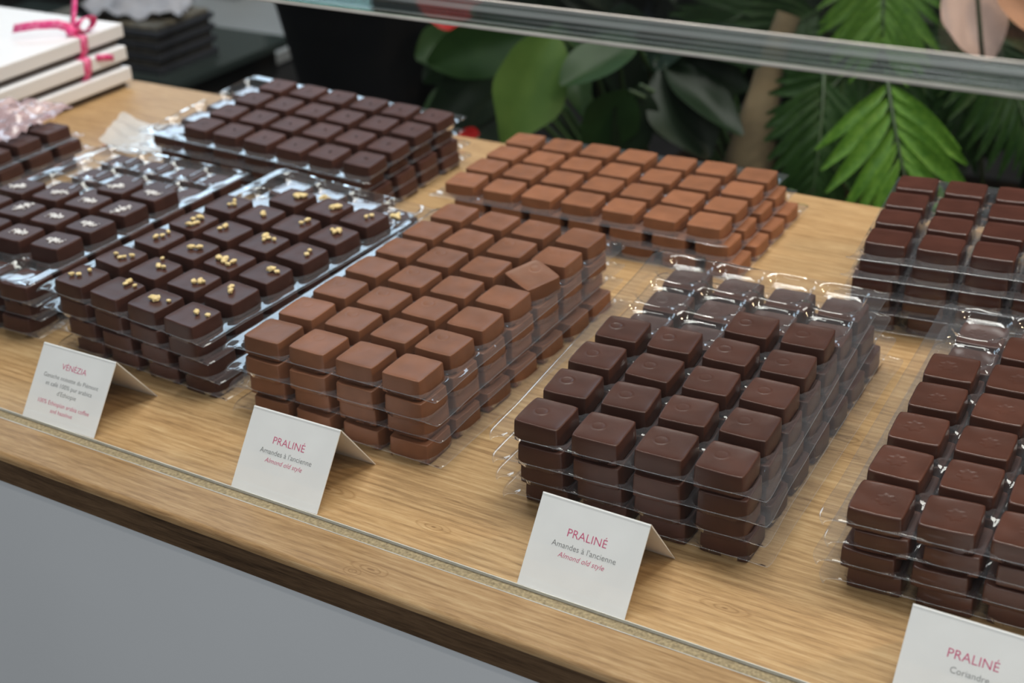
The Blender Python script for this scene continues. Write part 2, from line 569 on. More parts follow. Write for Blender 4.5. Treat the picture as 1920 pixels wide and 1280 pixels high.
def build_tray():
    LA, LB = NA * P / 2, NB * P / 2
    MG = 9.8
    st = 5
    na, nb = 20 * NA, 20 * NB
    xs = [-LA - MG * (1 - k / st) for k in range(st)] + [-LA + 2 * LA * k / na for k in range(na + 1)] + [LA + MG * (k + 1) / st for k in range(st)]
    ys = [-LB - MG * (1 - k / st) for k in range(st)] + [-LB + 2 * LB * k / nb for k in range(nb + 1)] + [LB + MG * (k + 1) / st for k in range(st)]
    MA = MB = MG
    verts = []
    for y in ys:
        for x in xs:
            ax, ay = abs(x), abs(y)
            if ax <= LA + 1e-6 and ay <= LB + 1e-6:
                fa = (x + LA) / P
                fb = (y + LB) / P
                ia, ib = min(NA - 1, int(fa)), min(NB - 1, int(fb))
                u, v = 2 * (fa - ia) - 1, 2 * (fb - ib) - 1
                r = (abs(u) ** 4 + abs(v) ** 4) ** 0.25
                t = sstep(0.81, 0.955, r)
                w = min(abs(u), abs(v)) / max(1e-6, max(abs(u), abs(v)))
                H = 0.72 + 0.28 * w ** 3
                outer = (ia == 0 and -u >= abs(v)) or (ia == NA - 1 and u >= abs(v)) or (ib == 0 and -v >= abs(u)) or (ib == NB - 1 and v >= abs(u))
                if outer:
                    H = 1.0
                z = -CUP + CUP * H * t
                # rolled crease round the pocket floor
                z += 0.30 * math.exp(-((math.hypot(u, v) - 0.80) / 0.04) ** 2) * (1 - t)
                z += 0.25 * noise.noise((x * .13, y * .13, 1.7)) * (1 - t)
            else:
                ex, ey = max(0.0, ax - LA), max(0.0, ay - LB)
                A, B, rc = LA + 9.2, LB + 9.0, 14.5
                ph0 = math.asin((LB - (B - rc)) / rc)
                ph1 = math.acos((LA - (A - rc)) / rc)

                def y_out(q):
                    d = max(0.0, q - (A - rc))
                    return B - rc + math.sqrt(max(0, rc * rc - d * d)) - 3.0 * (1 - sstep(.45, .90, q / LA))

                def x_out(q):
                    d = max(0.0, q - (B - rc))
                    return A - rc + math.sqrt(max(0, rc * rc - d * d)) - 0.8 * (1 - sstep(.70, .95, q / LB))
                m = max(ex, ey) / MG
                if ex > 0 and ey > 0:
                    ang = ph0 + (ph1 - ph0) * math.atan2(ey, ex) / (math.pi / 2)
                    nxp = LA + (A - rc + rc * math.cos(ang) - LA) * m
                    nyp = LB + (B - rc + rc * math.sin(ang) - LB) * m
                elif ey > 0:
                    nxp, nyp = ax, LB + (y_out(ax) - LB) * m
                else:
                    nxp, nyp = LA + (x_out(ay) - LA) * m, ay
                z = 0.22 * noise.noise((x * .05, y * .05, 4.2))
                if ex > 0 and ey == 0:
                    z -= 0.7 * math.exp(-((ex - 3) / 1.6) ** 2) * max(0, math.cos(2 * math.pi * y / P + math.pi)) ** 2
                # the sheet bends down a little at its corners
                z -= 0.9 * sstep(0.75, 1.0, ax / (LA + MG)) * sstep(0.85, 1.0, ay / (LB + MG))
                x, y = math.copysign(nxp, x), math.copysign(nyp, y)
            verts.append((x * MM, y * MM, z * MM))
    nx, ny = len(xs), len(ys)
    faces = [(j * nx + i, j * nx + i + 1, (j + 1) * nx + i + 1, (j + 1) * nx + i) for j in range(ny - 1) for i in range(nx - 1)]
    nfilm = len(faces)
    # turned-down cut edge all round
    loop = [i for i in range(nx)] + [j * nx + nx - 1 for j in range(1, ny)] + [(ny - 1) * nx + i for i in range(nx - 2, -1, -1)] + [j * nx for j in range(ny - 2, 0, -1)]
    base = len(verts)
    for i in loop:
        x, y, z = verts[i]
        d = Vector((x / (LA + MA), y / (LB + MB), 0)).normalized() * 0.00025
        verts.append((x + d.x, y + d.y, z - 0.00034))
    L = len(loop)
    for k in range(L):
        faces.append((loop[k], base + k, base + (k + 1) % L, loop[(k + 1) % L]))
    me = mesh('tray', verts, faces, M_FILM, True)
    me.materials.append(M_FILM_EDGE)
    for p in me.polygons[nfilm:]:
        p.material_index = 1
    return me


TRAY = build_tray()


# ------------------------------------------------------------------ chocolates
def build_choc(name, mat, hgt, top_half, bot_half, bevel, dip, mark, seed, lip=0.0, N=36, wave=0.0):
    """enrobed square: dished top with a moulded mark, rolled edge, slightly bellied sides; origin at base centre, mm"""
    rnd = random.Random(seed)
    ox, oy = rnd.uniform(-40, 40), rnd.uniform(-40, 40)
    verts, faces = [], []
    inner = top_half - bevel

    def sq(a, b, s):
        return a * s * (1 - 0.055 * abs(b) ** 6), b * s * (1 - 0.055 * abs(a) ** 6)
    for j in range(N + 1):
        for i in range(N + 1):
            a, b = 2 * i / N - 1, 2 * j / N - 1
            x, y = sq(a, b, inner)
            z = hgt - dip * (1 - a ** 4) * (1 - b ** 4) + lip * (max(abs(a), abs(b)) ** 10)
            z += 0.22 * noise.noise(((x + ox) * .10, (y + oy) * .10, seed))
            if wave:
                z += wave * math.sin((x * .55 + y * .2) + 2 * noise.noise(((x + ox) * .08, (y + oy) * .08, 3.3)))
            if mark:
                z += mark(x, y)
            verts.append((x, y, z))
    loop = [i for i in range(N + 1)] + [j * (N + 1) + N for j in range(1, N + 1)] + [N * (N + 1) + i for i in range(N - 1, -1, -1)] + [j * (N + 1) for j in range(N - 1, 0, -1)]
    faces += [(j * (N + 1) + i, j * (N + 1) + i + 1, (j + 1) * (N + 1) + i + 1, (j + 1) * (N + 1) + i) for j in range(N) for i in range(N)]
    rings = []
    for k in range(1, 4):
        w = math.pi / 2 * k / 3
        rings.append((inner + bevel * math.sin(w), bevel * (1 - math.cos(w)), True))
    side = hgt - bevel
    for f in (0.3, 0.6, 0.85, 0.97, 1.0):
        hw = top_half + (bot_half - 0.15 - top_half) * f + 0.12 * math.sin(math.pi * f)
        if f >= 1.0:
            hw -= 0.5
        rings.append((hw, hgt - side * (1 - f), False))
    prev = loop
    L = len(loop)
    for hw, dz, rel in rings:
        base = len(verts)
        for q in loop:
            x, y, z = verts[q]
            i, j = q % (N + 1), q // (N + 1)
            a, b = 2 * i / N - 1, 2 * j / N - 1
            X, Y = sq(a, b, hw)
            if rel:
                zz = z - dz
            else:
                zz = 0.0
            if not rel:
                f = (dz - bevel) / side
                zz = (z - bevel) * (1 - f)
                X += 0.18 * noise.noise((X * .2 + ox, Y * .2, zz * .3)); Y += 0.18 * noise.noise((X * .2, Y * .2 + oy, zz * .3 + 9))
            verts.append((X, Y, zz))
        cur = list(range(base, base + L))
        for k in range(L):
            faces.append((prev[k], cur[k], cur[(k + 1) % L], prev[(k + 1) % L]))
        prev = cur
    faces.append(tuple(prev[::-1]))
    me = mesh(name, [(x * MM, y * MM, z * MM) for x, y, z in verts], faces, mat, True)
    bm = bmesh.new(); bm.from_mesh(me); bmesh.ops.recalc_face_normals(bm, faces=bm.faces); bm.to_mesh(me); bm.free()
    return me


def ring_mark(cx, cy, r0, amp, w=0.55, gap=0.0):
    def f(x, y):
        dx, dy = x - cx, y - cy
        r = math.hypot(dx, dy)
        ang = math.atan2(dy, dx)
        k = 1 - gap * (0.5 + 0.5 * math.cos(ang - 2.2))
        return amp * k * math.exp(-((r - r0) / w) ** 2) - 0.35 * amp * math.exp(-(r / (r0 * .7)) ** 2)
    return f


def flower_mark(cx, cy, r0, amp):
    def f(x, y):
        dx, dy = x - cx, y - cy
        r = math.hypot(dx, dy)
        ang = math.atan2(dy, dx)
        rr = r0 * (1 + 0.16 * math.cos(7 * ang))
        return -amp * (1 / (1 + math.exp((r - rr) * 3.2))) + amp * .35 * math.exp(-((r - rr - .5) / .5) ** 2)
    return f


def leaf_mark(seed):
    def f(x, y):
        d = abs(y - 0.25 * x)
        return 1.1 * math.exp(-(d / 2.4) ** 2) * math.exp(-(x / 8) ** 4) * (0.7 + 0.6 * noise.noise((x * .4, y * .4, seed)))
    return f


K = {}
K['C'] = [build_choc('ring_praline', M_DARK_C, 12.2, 12.35, 12.75, 0.65, 0.40, ring_mark(-4.4 + dx, 2.2 + dy, 3.3, a, .42, g), s, 0.22, 44)
          for s, dx, dy, a, g in ((1, 0, 0, .46, .5), (2, .8, -.6, .36, .7), (3, -.6, .5, .52, .3), (4, .3, .3, .30, .8))]
K['B'] = [build_choc('milk_praline', M_MILK_B, 11.8, 12.35, 12.8, 0.55, 0.60, ring_mark(-4.8 + dx, 5.8 + dy, 3.2, a, .45, g), s, 0.28, 44)
          for s, dx, dy, a, g in ((11, 0, 0, .34, .5), (12, .8, -.6, .22, .7), (13, -.6, .5, .12, .6), (14, .3, .3, .03, .8))]
K['D'] = [build_choc('pale_milk_praline', M_MILK_D, 10.6, 12.4, 12.6, 0.5, 0.25, None, s, 0.22, wave=0.05) for s in (21, 22, 23)]
K['E'] = [build_choc('flower_praline', M_DARK_E, 10.8, 12.6, 12.9, 0.85, 0.30, flower_mark(1.5 + dx, 0.5 + dy, 4.0, a), s, 0.15, 44)
          for s, dx, dy, a in ((31, -4, 1, .20), (32, 0, 0, .15), (33, -2, -1.5, .22))]
K['F'] = [build_choc('glossy_praline', M_DARK_F, 11.2, 12.5, 12.9, 0.9, 0.35, ring_mark(-1 + dx, -2, 2.6, .06, .6, .5), s, 0.2)
          for s, dx in ((41, 0), (42, 2), (43, -2))]
K['V'] = [build_choc('ganache', M_DARK_V, 11.8, 12.2, 12.6, 0.6, 0.30, None, s, 0.25) for s in (51, 52, 53)]
K['S'] = [build_choc('salted_ganache', M_DARK_V, 12.0, 12.2, 12.6, 0.8, 0.15, None, s, 0.1) for s in (61, 62, 63)]
K['G'] = [build_choc('matt_ganache', M_DARK_G, 11.2, 12.2, 12.6, 0.65, 0.30, None, s, 0.2) for s in (71, 72, 73)]
K['T'] = [build_choc('leaf_ganache', M_DARK_G, 11.4, 12.2, 12.6, 0.8, 0.2, leaf_mark(s), s, 0.1) for s in (81, 82)]


def crumb(name, seed, r, mat):
    rnd = random.Random(seed)
    bm = bmesh.new()
    bmesh.ops.create_icosphere(bm, subdivisions=1, radius=1)
    sx, sy, sz = r * rnd.uniform(.85, 1.35), r * rnd.uniform(.7, 1.0), r * rnd.uniform(.55, .8)
    for v in bm.verts:
        f = rnd.uniform(.8, 1.15)
        v.co = Vector((v.co.x * sx * f, v.co.y * sy * f, (v.co.z * f * sz + sz * .8))) * MM
    return bm_mesh(name, bm, mat)


NUTS = [crumb('nut_piece', 100 + k, 1.9 + .18 * k, M_NUT) for k in range(5)]
FLECKS = [crumb('fleck', 200 + k, 0.8, M_FLECK) for k in range(2)]


def salt_mesh(seed):
    rnd = random.Random(seed)
    bm = bmesh.new()
    cx, cy = rnd.uniform(-1.5, 1.5), rnd.uniform(-1.0, 3.0)
    ang = rnd.uniform(0, 6.28)
    for k in range(60):
        g = rnd.gauss(0, 3.6)
        h = rnd.gauss(0, 1.5)
        x, y = cx + g * math.cos(ang) - h * math.sin(ang), cy + g * math.sin(ang) + h * math.cos(ang)
        if max(abs(x), abs(y)) > 10.5:
            continue
        s = rnd.uniform(.55, 1.15)
        mt = Matrix.Translation((x * MM, y * MM, rnd.uniform(.1, .45) * MM)) @ Euler((rnd.uniform(-.7, .7), rnd.uniform(-.7, .7), rnd.uniform(0, 6))).to_matrix().to_4x4() @ Matrix.Diagonal((s * MM * 1.3, s * MM, s * MM * .6, 1))
        bmesh.ops.create_cube(bm, size=1, matrix=mt)
    return bm_mesh('salt_flakes', bm, M_SALT)


SALTS = [salt_mesh(300 + k) for k in range(4)]

ROW7 = ['front', 'second', 'third', 'middle', 'fifth', 'sixth', 'back']
ROW4 = ['front', 'second', 'third', 'back']
COL4 = ['leftmost', 'second from left', 'third from left', 'rightmost']
COL7 = ['leftmost', 'second from left', 'third from left', 'middle column', 'fifth from left', 'sixth from left', 'rightmost']
TIER = ['top tray', 'second tray', 'third tray', 'fourth tray', 'bottom tray']

# key: kind of orientation, x, y of cell (0,0), yaw deg, z of the top faces, tilts, layers, empty cells in the top tray, shifts of lower trays
STACKS = {
    'C': dict(o='y', x=-304.57, y=516.04, a=3.67, z=50.4, t=(-.012, .0276), n=4,
              empty={(0, 4), (0, 5), (0, 6), (1, 4), (1, 5), (1, 6), (2, 5), (2, 6), (3, 5), (3, 6)},
              shift=[(0, 0, 0), (1.5, -1, -.4), (1, 2.5, -1.6), (2.5, 6, -2.6)],
              noun='ring-stamped dark praline', where='half-empty stack'),
    'B': dict(o='y', x=-487.93, y=527.31, a=0.34, z=48.7, t=(-.0023, -.0009), n=4, empty=set(),
              shift=[(0, 0, 0), (2, -3, .3), (1, -1, .8), (4, -3, -.8)],
              noun='smooth milk praline', where='front milk stack'),
    'D': dict(o='x', x=-535.65, y=802.64, a=2.70, z=33.3, t=(-.0054, -.008), n=3, empty=set(),
              shift=[(0, 0, 0), (7, 0, -.4), (15, 2, -1.4)],
              noun='flat pale milk praline', where='rear milk stack'),
    'E': dict(o='y', x=-138.65, y=530.5, a=1.56, z=44.15, t=(.025, .0322), n=4,
              empty={(0, 5), (0, 6), (1, 6), (2, 6), (3, 6)},
              shift=[(0, 0, 0), (3, 0, .3), (-1, -1, .2), (2, 1, .6)],
              noun='flower-dimpled dark praline', where='front right stack'),
    'V': dict(o='y', x=-642.75, y=531.47, a=-3.54, z=48.7, t=(-.0262, .0166), n=4,
              empty={(0, 5), (0, 6), (1, 6), (2, 6), (3, 6)},
              shift=[(0, 0, 0), (1, -1, .5), (7, -2, 1.2), (9, 0, 1.0)],
              noun='nut-sprinkled dark ganache', where='nut-topped stack'),
    'F': dict(o='x', x=-217.37, y=781.65, a=6.51, z=57.4, t=(.0006, -.006), n=5, empty=set(),
              shift=[(0, 0, 0), (-2, -1, 0), (-5, -2, .2), (-6, 1, .1), (-2, 1, 0)],
              noun='plain glossy dark praline', where='rear right stack'),
    'G': dict(o='x', x=-805.71, y=787.53, a=0.15, z=47.0, t=(-.0293, .0438), n=4,
              empty={(0, 0), (0, 1), (0, 2), (0, 3)},
              shift=[(0, 0, 0), (-3, 1, -.3), (1, 2, .4), (2, 1, .6)],
              noun='matt dark ganache', where='rear left stack'),
    'S': dict(o='y', x=-793.75, y=527.21, a=2.13, z=50.4, t=(-.0141, -.0183), n=4,
              empty={(3, 0), (2, 0), (0, 4), (1, 4), (0, 5), (1, 5), (2, 5), (3, 5), (0, 6), (1, 6), (2, 6), (3, 6)},
              shift=[(0, 0, 0), (5, -1, -.6), (2, 1, .2), (1, -1, -.4)],
              noun='salt-sprinkled dark ganache', where='salt-topped stack'),
    'T': dict(o='y', x=-906.1 - 3 * P, y=744.9 - 6 * P, a=0.0, z=37.0, t=(0, 0), n=3, empty=set(),
              shift=[(0, 0, 0), (7, 3, 1.0), (2, -2, .5)],
              noun='leaf-embossed dark ganache', where='stack beside boxes'),
}


def in_view(p, mg=90):
    x, y, z = project(p)
    return z > 0 and -mg < x < 1920 + mg and -mg < y < 1280 + mg


def make_stack(key, s):
    rnd = random.Random('stack' + key)
    n = s['n']
    h = s['z'] / n
    isx = s['o'] == 'x'
    ncol, nrow = (7, 4) if isx else (4, 7)
    meshes = K[key]
    ch = max(v.co.z for v in meshes[0].vertices) / MM
    coln, rown = (COL7, ROW4) if isx else (COL4, ROW7)
    for k in range(n):                       # k = 0 is the top tray
        lvl = n - 1 - k
        sx, sy, sa = s['shift'][k]
        f = (lvl + 1) / n
        tx, ty = s['t'][0] * f, s['t'][1] * f
        a = math.radians(s['a'] + sa)
        ca, sn = math.cos(a), math.sin(a)
        ref = Vector((s['x'] + sx, s['y'] + sy, 0))
        zb = lvl * h + 0.35

        def wpt(lx, ly, dz):
            return Vector((ref.x + lx * ca - ly * sn, ref.y + lx * sn + ly * ca, zb + dz + tx * lx + ty * ly)) * MM
        # lowest corner must stay on the worktop
        mins = min(wpt(i * (ncol - 1) * P, j * (nrow - 1) * P, 0).z for i in (0, 1) for j in (0, 1))
        lift = max(0, 0.0002 - mins) if lvl == 0 else 0.0
        cx, cy = (ncol - 1) * P / 2, (nrow - 1) * P / 2
        rotm = Matrix.Rotation(a, 4, 'Z') @ Euler((math.atan(ty), -math.atan(tx), 0)).to_matrix().to_4x4()
        e = rotm.to_euler()
        c = wpt(cx, cy, CUP - 0.1)
        c.z += lift
        tr = link('chocolate_tray', TRAY, None, c)
        tr.rotation_euler = (rotm @ Matrix.Rotation(math.pi / 2, 4, 'Z')).to_euler() if isx else e
        tag(tr, 'clear plastic %s of the %s' % (TIER[k] if not (k == n - 1) else 'bottom tray', s['where']), 'tray', 'clear plastic chocolate trays')
        for i in range(ncol):
            for j in range(nrow):
                if k == 0:
                    if (i, j) in s['empty']:
                        continue
                else:
                    if isx and j == nrow - 1 and 0 < i < ncol - 1 and k > 1:      # wholly hidden behind the others
                        continue
                jx, jy = rnd.uniform(-.7, .7), rnd.uniform(-.7, .7)
                ja = rnd.uniform(-.04, .04)
                p = wpt(i * P + jx, j * P + jy, 0.25)
                p.z += lift
                if not in_view(p):
                    continue
                me = meshes[rnd.randrange(len(meshes))]
                rm = rotm @ Matrix.Rotation(ja, 4, 'Z')
                if key == 'B' and k == 0 and (i, j) == (3, 4):      # the one that sits askew
                    p.z += 0.0022
                    p.x += 0.001
                    rm = rotm @ Matrix.Rotation(-.42, 4, 'Z') @ Euler((0.10, 0.13, 0)).to_matrix().to_4x4()
                o = link(meshes[0].name, me, None, p)
                o.rotation_euler = rm.to_euler()
                if h - 0.5 < ch:
                    o.scale = (1, 1, (h - 0.5) / ch)
                tier = 'bottom tray' if k == n - 1 else TIER[k]
                pre = 'skewed ' if (key == 'B' and k == 0 and (i, j) == (3, 4)) else ''
                tag(o, '%s%s, %s row, %s, %s of %s' % (pre, s['noun'], rown[j], coln[i], tier, s['where']), 'chocolate', s['noun'] + 's in the ' + s['where'])
                zt = (h - 0.5 if h - 0.5 < ch else ch) * MM / o.scale.z
                if key == 'V' and (k == 0 or (k == 1 and rnd.random() < .4)):
                    bx, by = rnd.uniform(-2, 3), rnd.uniform(-1, 5)
                    for q in range(rnd.choice((2, 3, 3, 4, 4, 5, 2))):
                        c2 = link('nut_piece', NUTS[rnd.randrange(5)], o, ((bx + rnd.gauss(0, 3.0)) * MM, (by + rnd.gauss(0, 2.6)) * MM, zt - .55 * MM), (0, 0, rnd.uniform(0, 6)))
                if key == 'S' and k == 0:
                    c2 = link('salt_flakes', SALTS[rnd.randrange(4)], o, (0, 0, zt - .12 * MM), (0, 0, rnd.choice((0, 3.14))))
                    c2['kind'] = 'stuff'
                if key == 'G' and k == 0:
                    for q in range(2):
                        link('fleck', FLECKS[q], o, ((rnd.uniform(-1.5, 1.5)) * MM, (rnd.uniform(-1, 3)) * MM, zt - .5 * MM), (0, 0, rnd.uniform(0, 6)))


for key, s in STACKS.items():
    make_stack(key, s)

# ------------------------------------------------------------------ tent cards
CW, CRUN, CRISE = 0.0565, 0.0265, 0.0358
THETA = math.atan2(CRISE, CRUN)
LEAF = math.hypot(CRISE, CRUN)


def card_mesh():
    t = 0.00035
    w = CW / 2
    bm = bmesh.new()
    # folded strip: profile in y,z
    out = [(0.0, 0.0)]
    R = 0.0012
    for k in range(6):
        f = k / 5
        ang = math.pi - (math.pi / 2 - THETA) - 0.0
        out.append(None)
    out = [(0, 0), (CRUN - .0010, CRISE - .0013), (CRUN - .0005, CRISE - .0004), (CRUN, CRISE), (CRUN + .0006, CRISE - .0004), (CRUN + .0012, CRISE - .0013), (2 * CRUN - 0.0005, 0)]
    inn = [(t * 1.4, 0), (CRUN - .0006, CRISE - .0018), (CRUN - .0002, CRISE - .0009), (CRUN, CRISE - .0006), (CRUN + .0003, CRISE - .0009), (CRUN + .0007, CRISE - .0018), (2 * CRUN - 0.0005 - t * 1.4, 0)]
    prof = out + inn[::-1]
    a = [bm.verts.new((-w, y, z)) for y, z in prof]
    b = [bm.verts.new((w, y, z)) for y, z in prof]
    n = len(prof)
    for i in range(n):
        bm.faces.new((a[i], a[(i + 1) % n], b[(i + 1) % n], b[i]))
    for L in (a, b):
        for i in range(6):
            bm.faces.new((L[i], L[i + 1], L[n - 2 - i], L[n - 1 - i]))
    return bm_mesh('folded_card', bm, M_CARD)


CARD = card_mesh()


def text_part(body, parent, width, frac, mat, cap=None, shear=0.0, offx=0.0, bold=0.0):
    cu = bpy.data.curves.new('lettering', 'FONT')
    cu.body = body
    cu.align_x = 'CENTER'
    cu.align_y = 'CENTER'
    cu.size = 0.006
    cu.shear = shear
    cu.extrude = 0.00002
    cu.offset = -0.00004
    cu.resolution_u = 3
    tmp = bpy.data.objects.new('lettering', cu)
    COL.objects.link(tmp)
    bpy.context.view_layer.update()
    dg = bpy.context.evaluated_depsgraph_get()
    me = bpy.data.meshes.new_from_object(tmp.evaluated_get(dg))
    bpy.data.objects.remove(tmp)
    xs = [v.co.x for v in me.vertices]
    ys = [v.co.y for v in me.vertices]
    wx = max(xs) - min(xs)
    k = width / wx
    for v in me.vertices:
        v.co.x = (v.co.x - (max(xs) + min(xs)) / 2) * k
        v.co.y = v.co.y * (cap or k)
    me.materials.clear()
    me.materials.append(mat)
    d = LEAF * (1 - frac)
    nrm = Vector((0, -math.sin(THETA), math.cos(THETA)))
    pos = Vector((offx, d * math.cos(THETA), d * math.sin(THETA))) + nrm * 0.00006
    o = link('lettering', me, parent, pos, (THETA, 0, 0))
    return o


def card(x, y, rz, label, lines):
    root = link('tent_card', CARD, None, (x, y, 0.0), (0, 0, rz))
    tag(root, label, 'card', 'white tent cards along the groove')
    for body, wd, fr, mt, sh, *cap in lines:
        o = text_part(body, root, wd, fr, mt, cap[0] if cap else None, sh)
        o['label'] = ('pink' if mt is M_PINK else 'grey') + ' printed lettering'
    return root


card(-0.5885, 0.4478, 0.02, 'white tent card with six printed lines in front of the nut-topped stack',
     [('VÉNÉZIA', .0190, .245, M_PINK, 0), ('Ganache noisette du Piémont', .0425, .395, M_GREY_INK, 0), ('et café 100% pur arabica', .0360, .495, M_GREY_INK, 0),
      ("d'Ethiopie", .0148, .595, M_GREY_INK, 0), ('100% Ethiopian arabia coffee', .0400, .735, M_PINK, 0), ('and hazelnut', .0172, .83, M_PINK, 0)])
AM = [('PRALINÉ', .0205, .335, M_PINK, 0), ("Amandes à l'ancienne", .0335, .475, M_GREY_INK, 0), ('Almond old style', .0242, .575, M_PINK, .25)]
card(-0.4303, 0.4478, 0.015, 'white tent card with three printed lines before the front milk stack', AM)
card(-0.2552, 0.4478, -0.01, 'white tent card with three printed lines before the half-empty ring-stamped stack', AM)
card(-0.0790, 0.4478, 0.0, 'white tent card cut off by the bottom right corner of the picture',
     [('PRALINÉ', .0205, .335, M_PINK, 0), ('Coriandre', .0155, .475, M_GREY_INK, 0)])

# ------------------------------------------------------------------ gift boxes with pink ribbon
M_RIB, nt, b_, out_ = new_mat('pink_ribbon')
b_.inputs['Roughness'].default_value = 0.4
tc = nd(nt, 'ShaderNodeTexCoord')
nz = nd(nt, 'ShaderNodeTexNoise')
nz.inputs['Scale'].default_value = 180
nt.links.new(tc.outputs['Object'], nz.inputs['Vector'])
r_ = ramp(nt, [(0.45, (0.80, 0.045, 0.24)), (0.72, (0.90, 0.30, 0.48))])
nt.links.new(nz.outputs['Fac'], r_.inputs['Fac'])
nt.links.new(r_.outputs['Color'], b_.inputs['Base Color'])


def strip(name, pts, width, wdir, parent, thick=0.0004):
    """ribbon: a band swept along pts, wide along wdir"""
    verts, faces = [], []
    wd = Vector(wdir).normalized() * width / 2
    m = len(pts)
    for i, p in enumerate(pts):
        p = Vector(p)
        t = (Vector(pts[min(i + 1, m - 1)]) - Vector(pts[max(i - 1, 0)])).normalized()
        nn = t.cross(wd.normalized()).normalized() * thick
        for q in (p - wd - nn, p + wd - nn, p + wd + nn, p - wd + nn):
            verts.append(q)
    for i in range(m - 1):
        for k in range(4):
            faces.append((i * 4 + k, i * 4 + (k + 1) % 4, i * 4 + 4 + (k + 1) % 4, i * 4 + 4 + k))
    faces += [(3, 2, 1, 0), tuple((m - 1) * 4 + k for k in range(4))]
    return link(name, mesh(name, verts, faces, M_RIB, True), parent)


def gift_box(x1, y1, z0, label, ribbon, rz=0.0):
    """origin at back right corner of the base"""
    bw, bl, bh = 0.24, 0.24, 0.0195
    root = empty('gift_box', (x1, y1, z0), (0, 0, rz))
    tag(root, label, 'box', 'white gift boxes')
    bm = bmesh.new()
    box_bm(bm, -bw + .005, -.005, -bl + .005, -.005, 0, 0.008, 0.0006)
    link('base', bm_mesh('base', bm, M_BOX_BASE), root)
    bm = bmesh.new()
    box_bm(bm, -bw, 0, -bl, 0, 0.0062, bh, 0.0012)
    link('lid', bm_mesh('lid', bm, M_BOX), root)
    if ribbon:
        yr = -0.052
        H = bh + .0006
        strip('ribbon', [(-0.016, yr, H), (-0.010, yr, H), (0.0004, yr, H), (0.0011, yr, H - .0015), (0.0011, yr - .001, 0.007), (-0.003, yr - .002, 0.0004), (-.02, yr - .003, 0.0002)], 0.0085, (0, 1, 0), root)
        if ribbon == 2:
            kx = -0.012
            bm = bmesh.new()
            bmesh.ops.create_icosphere(bm, subdivisions=2, radius=0.0062)
            for v in bm.verts:
                v.co = Vector((v.co.x * 1.0, v.co.y * 1.2, v.co.z * .75)) + Vector((kx, yr, H + .004))
            link('ribbon_knot', bm_mesh('ribbon_knot', bm, M_RIB, True), root)
            lp = []
            for k in range(13):
                w = 2 * math.pi * k / 12
                lp.append((kx + .006 + .002 * math.sin(w), yr + .011 - .011 * math.cos(w), H + .008 + .007 * math.sin(w)))
            strip('ribbon_loop', lp, 0.008, (1, .3, .35), root)
            strip('ribbon_tail', [(kx, yr, H + .006), (kx - .012, yr - .006, H + .0105), (kx - .028, yr - .018, H + .011), (kx - .045, yr - .030, H + .009)], 0.0085, (.3, .2, .9), root)
            strip('ribbon_tail', [(kx, yr, H + .006), (kx - .010, yr + .014, H + .016), (kx - .022, yr + .030, H + .027), (kx - .034, yr + .045, H + .036)], 0.0075, (.8, .2, .5), root)
        else:
            strip('ribbon_tail', [(0.0, yr + .012, H - .002), (.004, yr + .020, H - .003), (.005, yr + .029, H - .006)], 0.006, (.1, .0, .9), root)
    return root


gift_box(-1.013, 0.944, 0.0002, 'white gift box without ribbon, bottom of the pile by the back edge', 0)
gift_box(-1.016, 0.945, 0.0200, 'white gift box with pink ribbon, middle of the pile', 1, 0.01)
gift_box(-1.021, 0.950, 0.0400, 'white gift box with pink ribbon bow, top of the pile', 2, 0.015)


# crumpled sheet of glassine under the rear left stack
def sheet(name, cx, cy, w, d, z, mat, rz, amp, seed, nx=26, ny=22, fold=0.0):
    verts, faces = [], []
    for j in range(ny + 1):
        for i in range(nx + 1):
            u, v = i / nx - .5, j / ny - .5
            zz = amp * (abs(noise.noise((u * 4 + seed, v * 4, 2.1))) + .5 * abs(noise.noise((u * 9, v * 9 + seed, 5.1))))
            zz += fold * max(0, -u - .1) ** 1.5
            verts.append((u * w, v * d, zz))
    faces = [(j * (nx + 1) + i, j * (nx + 1) + i + 1, (j + 1) * (nx + 1) + i + 1, (j + 1) * (nx + 1) + i) for j in range(ny) for i in range(nx)]
    o = link(name, mesh(name, verts, faces, mat, True), None, (cx, cy, z), (0, 0, rz))
    return o


M_GLASSINE = clear_film('glassine_paper', (0.75, 0.74, 0.72), 0.25, 0.55, 1.45, 1.0, (0.85, 0.85, 0.86))
gp = ground(272, 262)
o = sheet('glassine_sheet', gp.x, gp.y, 0.055, 0.075, 0.0006, M_GLASSINE, 0.5, 0.0035, 3.0, fold=0.05)
tag(o, 'crumpled white glassine sheet beside the rear left stack', 'paper')

# pink and white wrapper lying on the stack beside the boxes
M_WRAP = clear_film('cellophane_wrapper', (0.85, 0.80, 0.82), 0.12, 0.40, 1.5, 1.4, (0.92, 0.66, 0.72))
o = sheet('cellophane_wrapper', -0.945, 0.735, 0.07, 0.09, 0.0385, M_WRAP, 0.2, 0.012, 8.0)
tag(o, 'pink and white cellophane wrapper lying on the stack beside the boxes', 'wrapper')


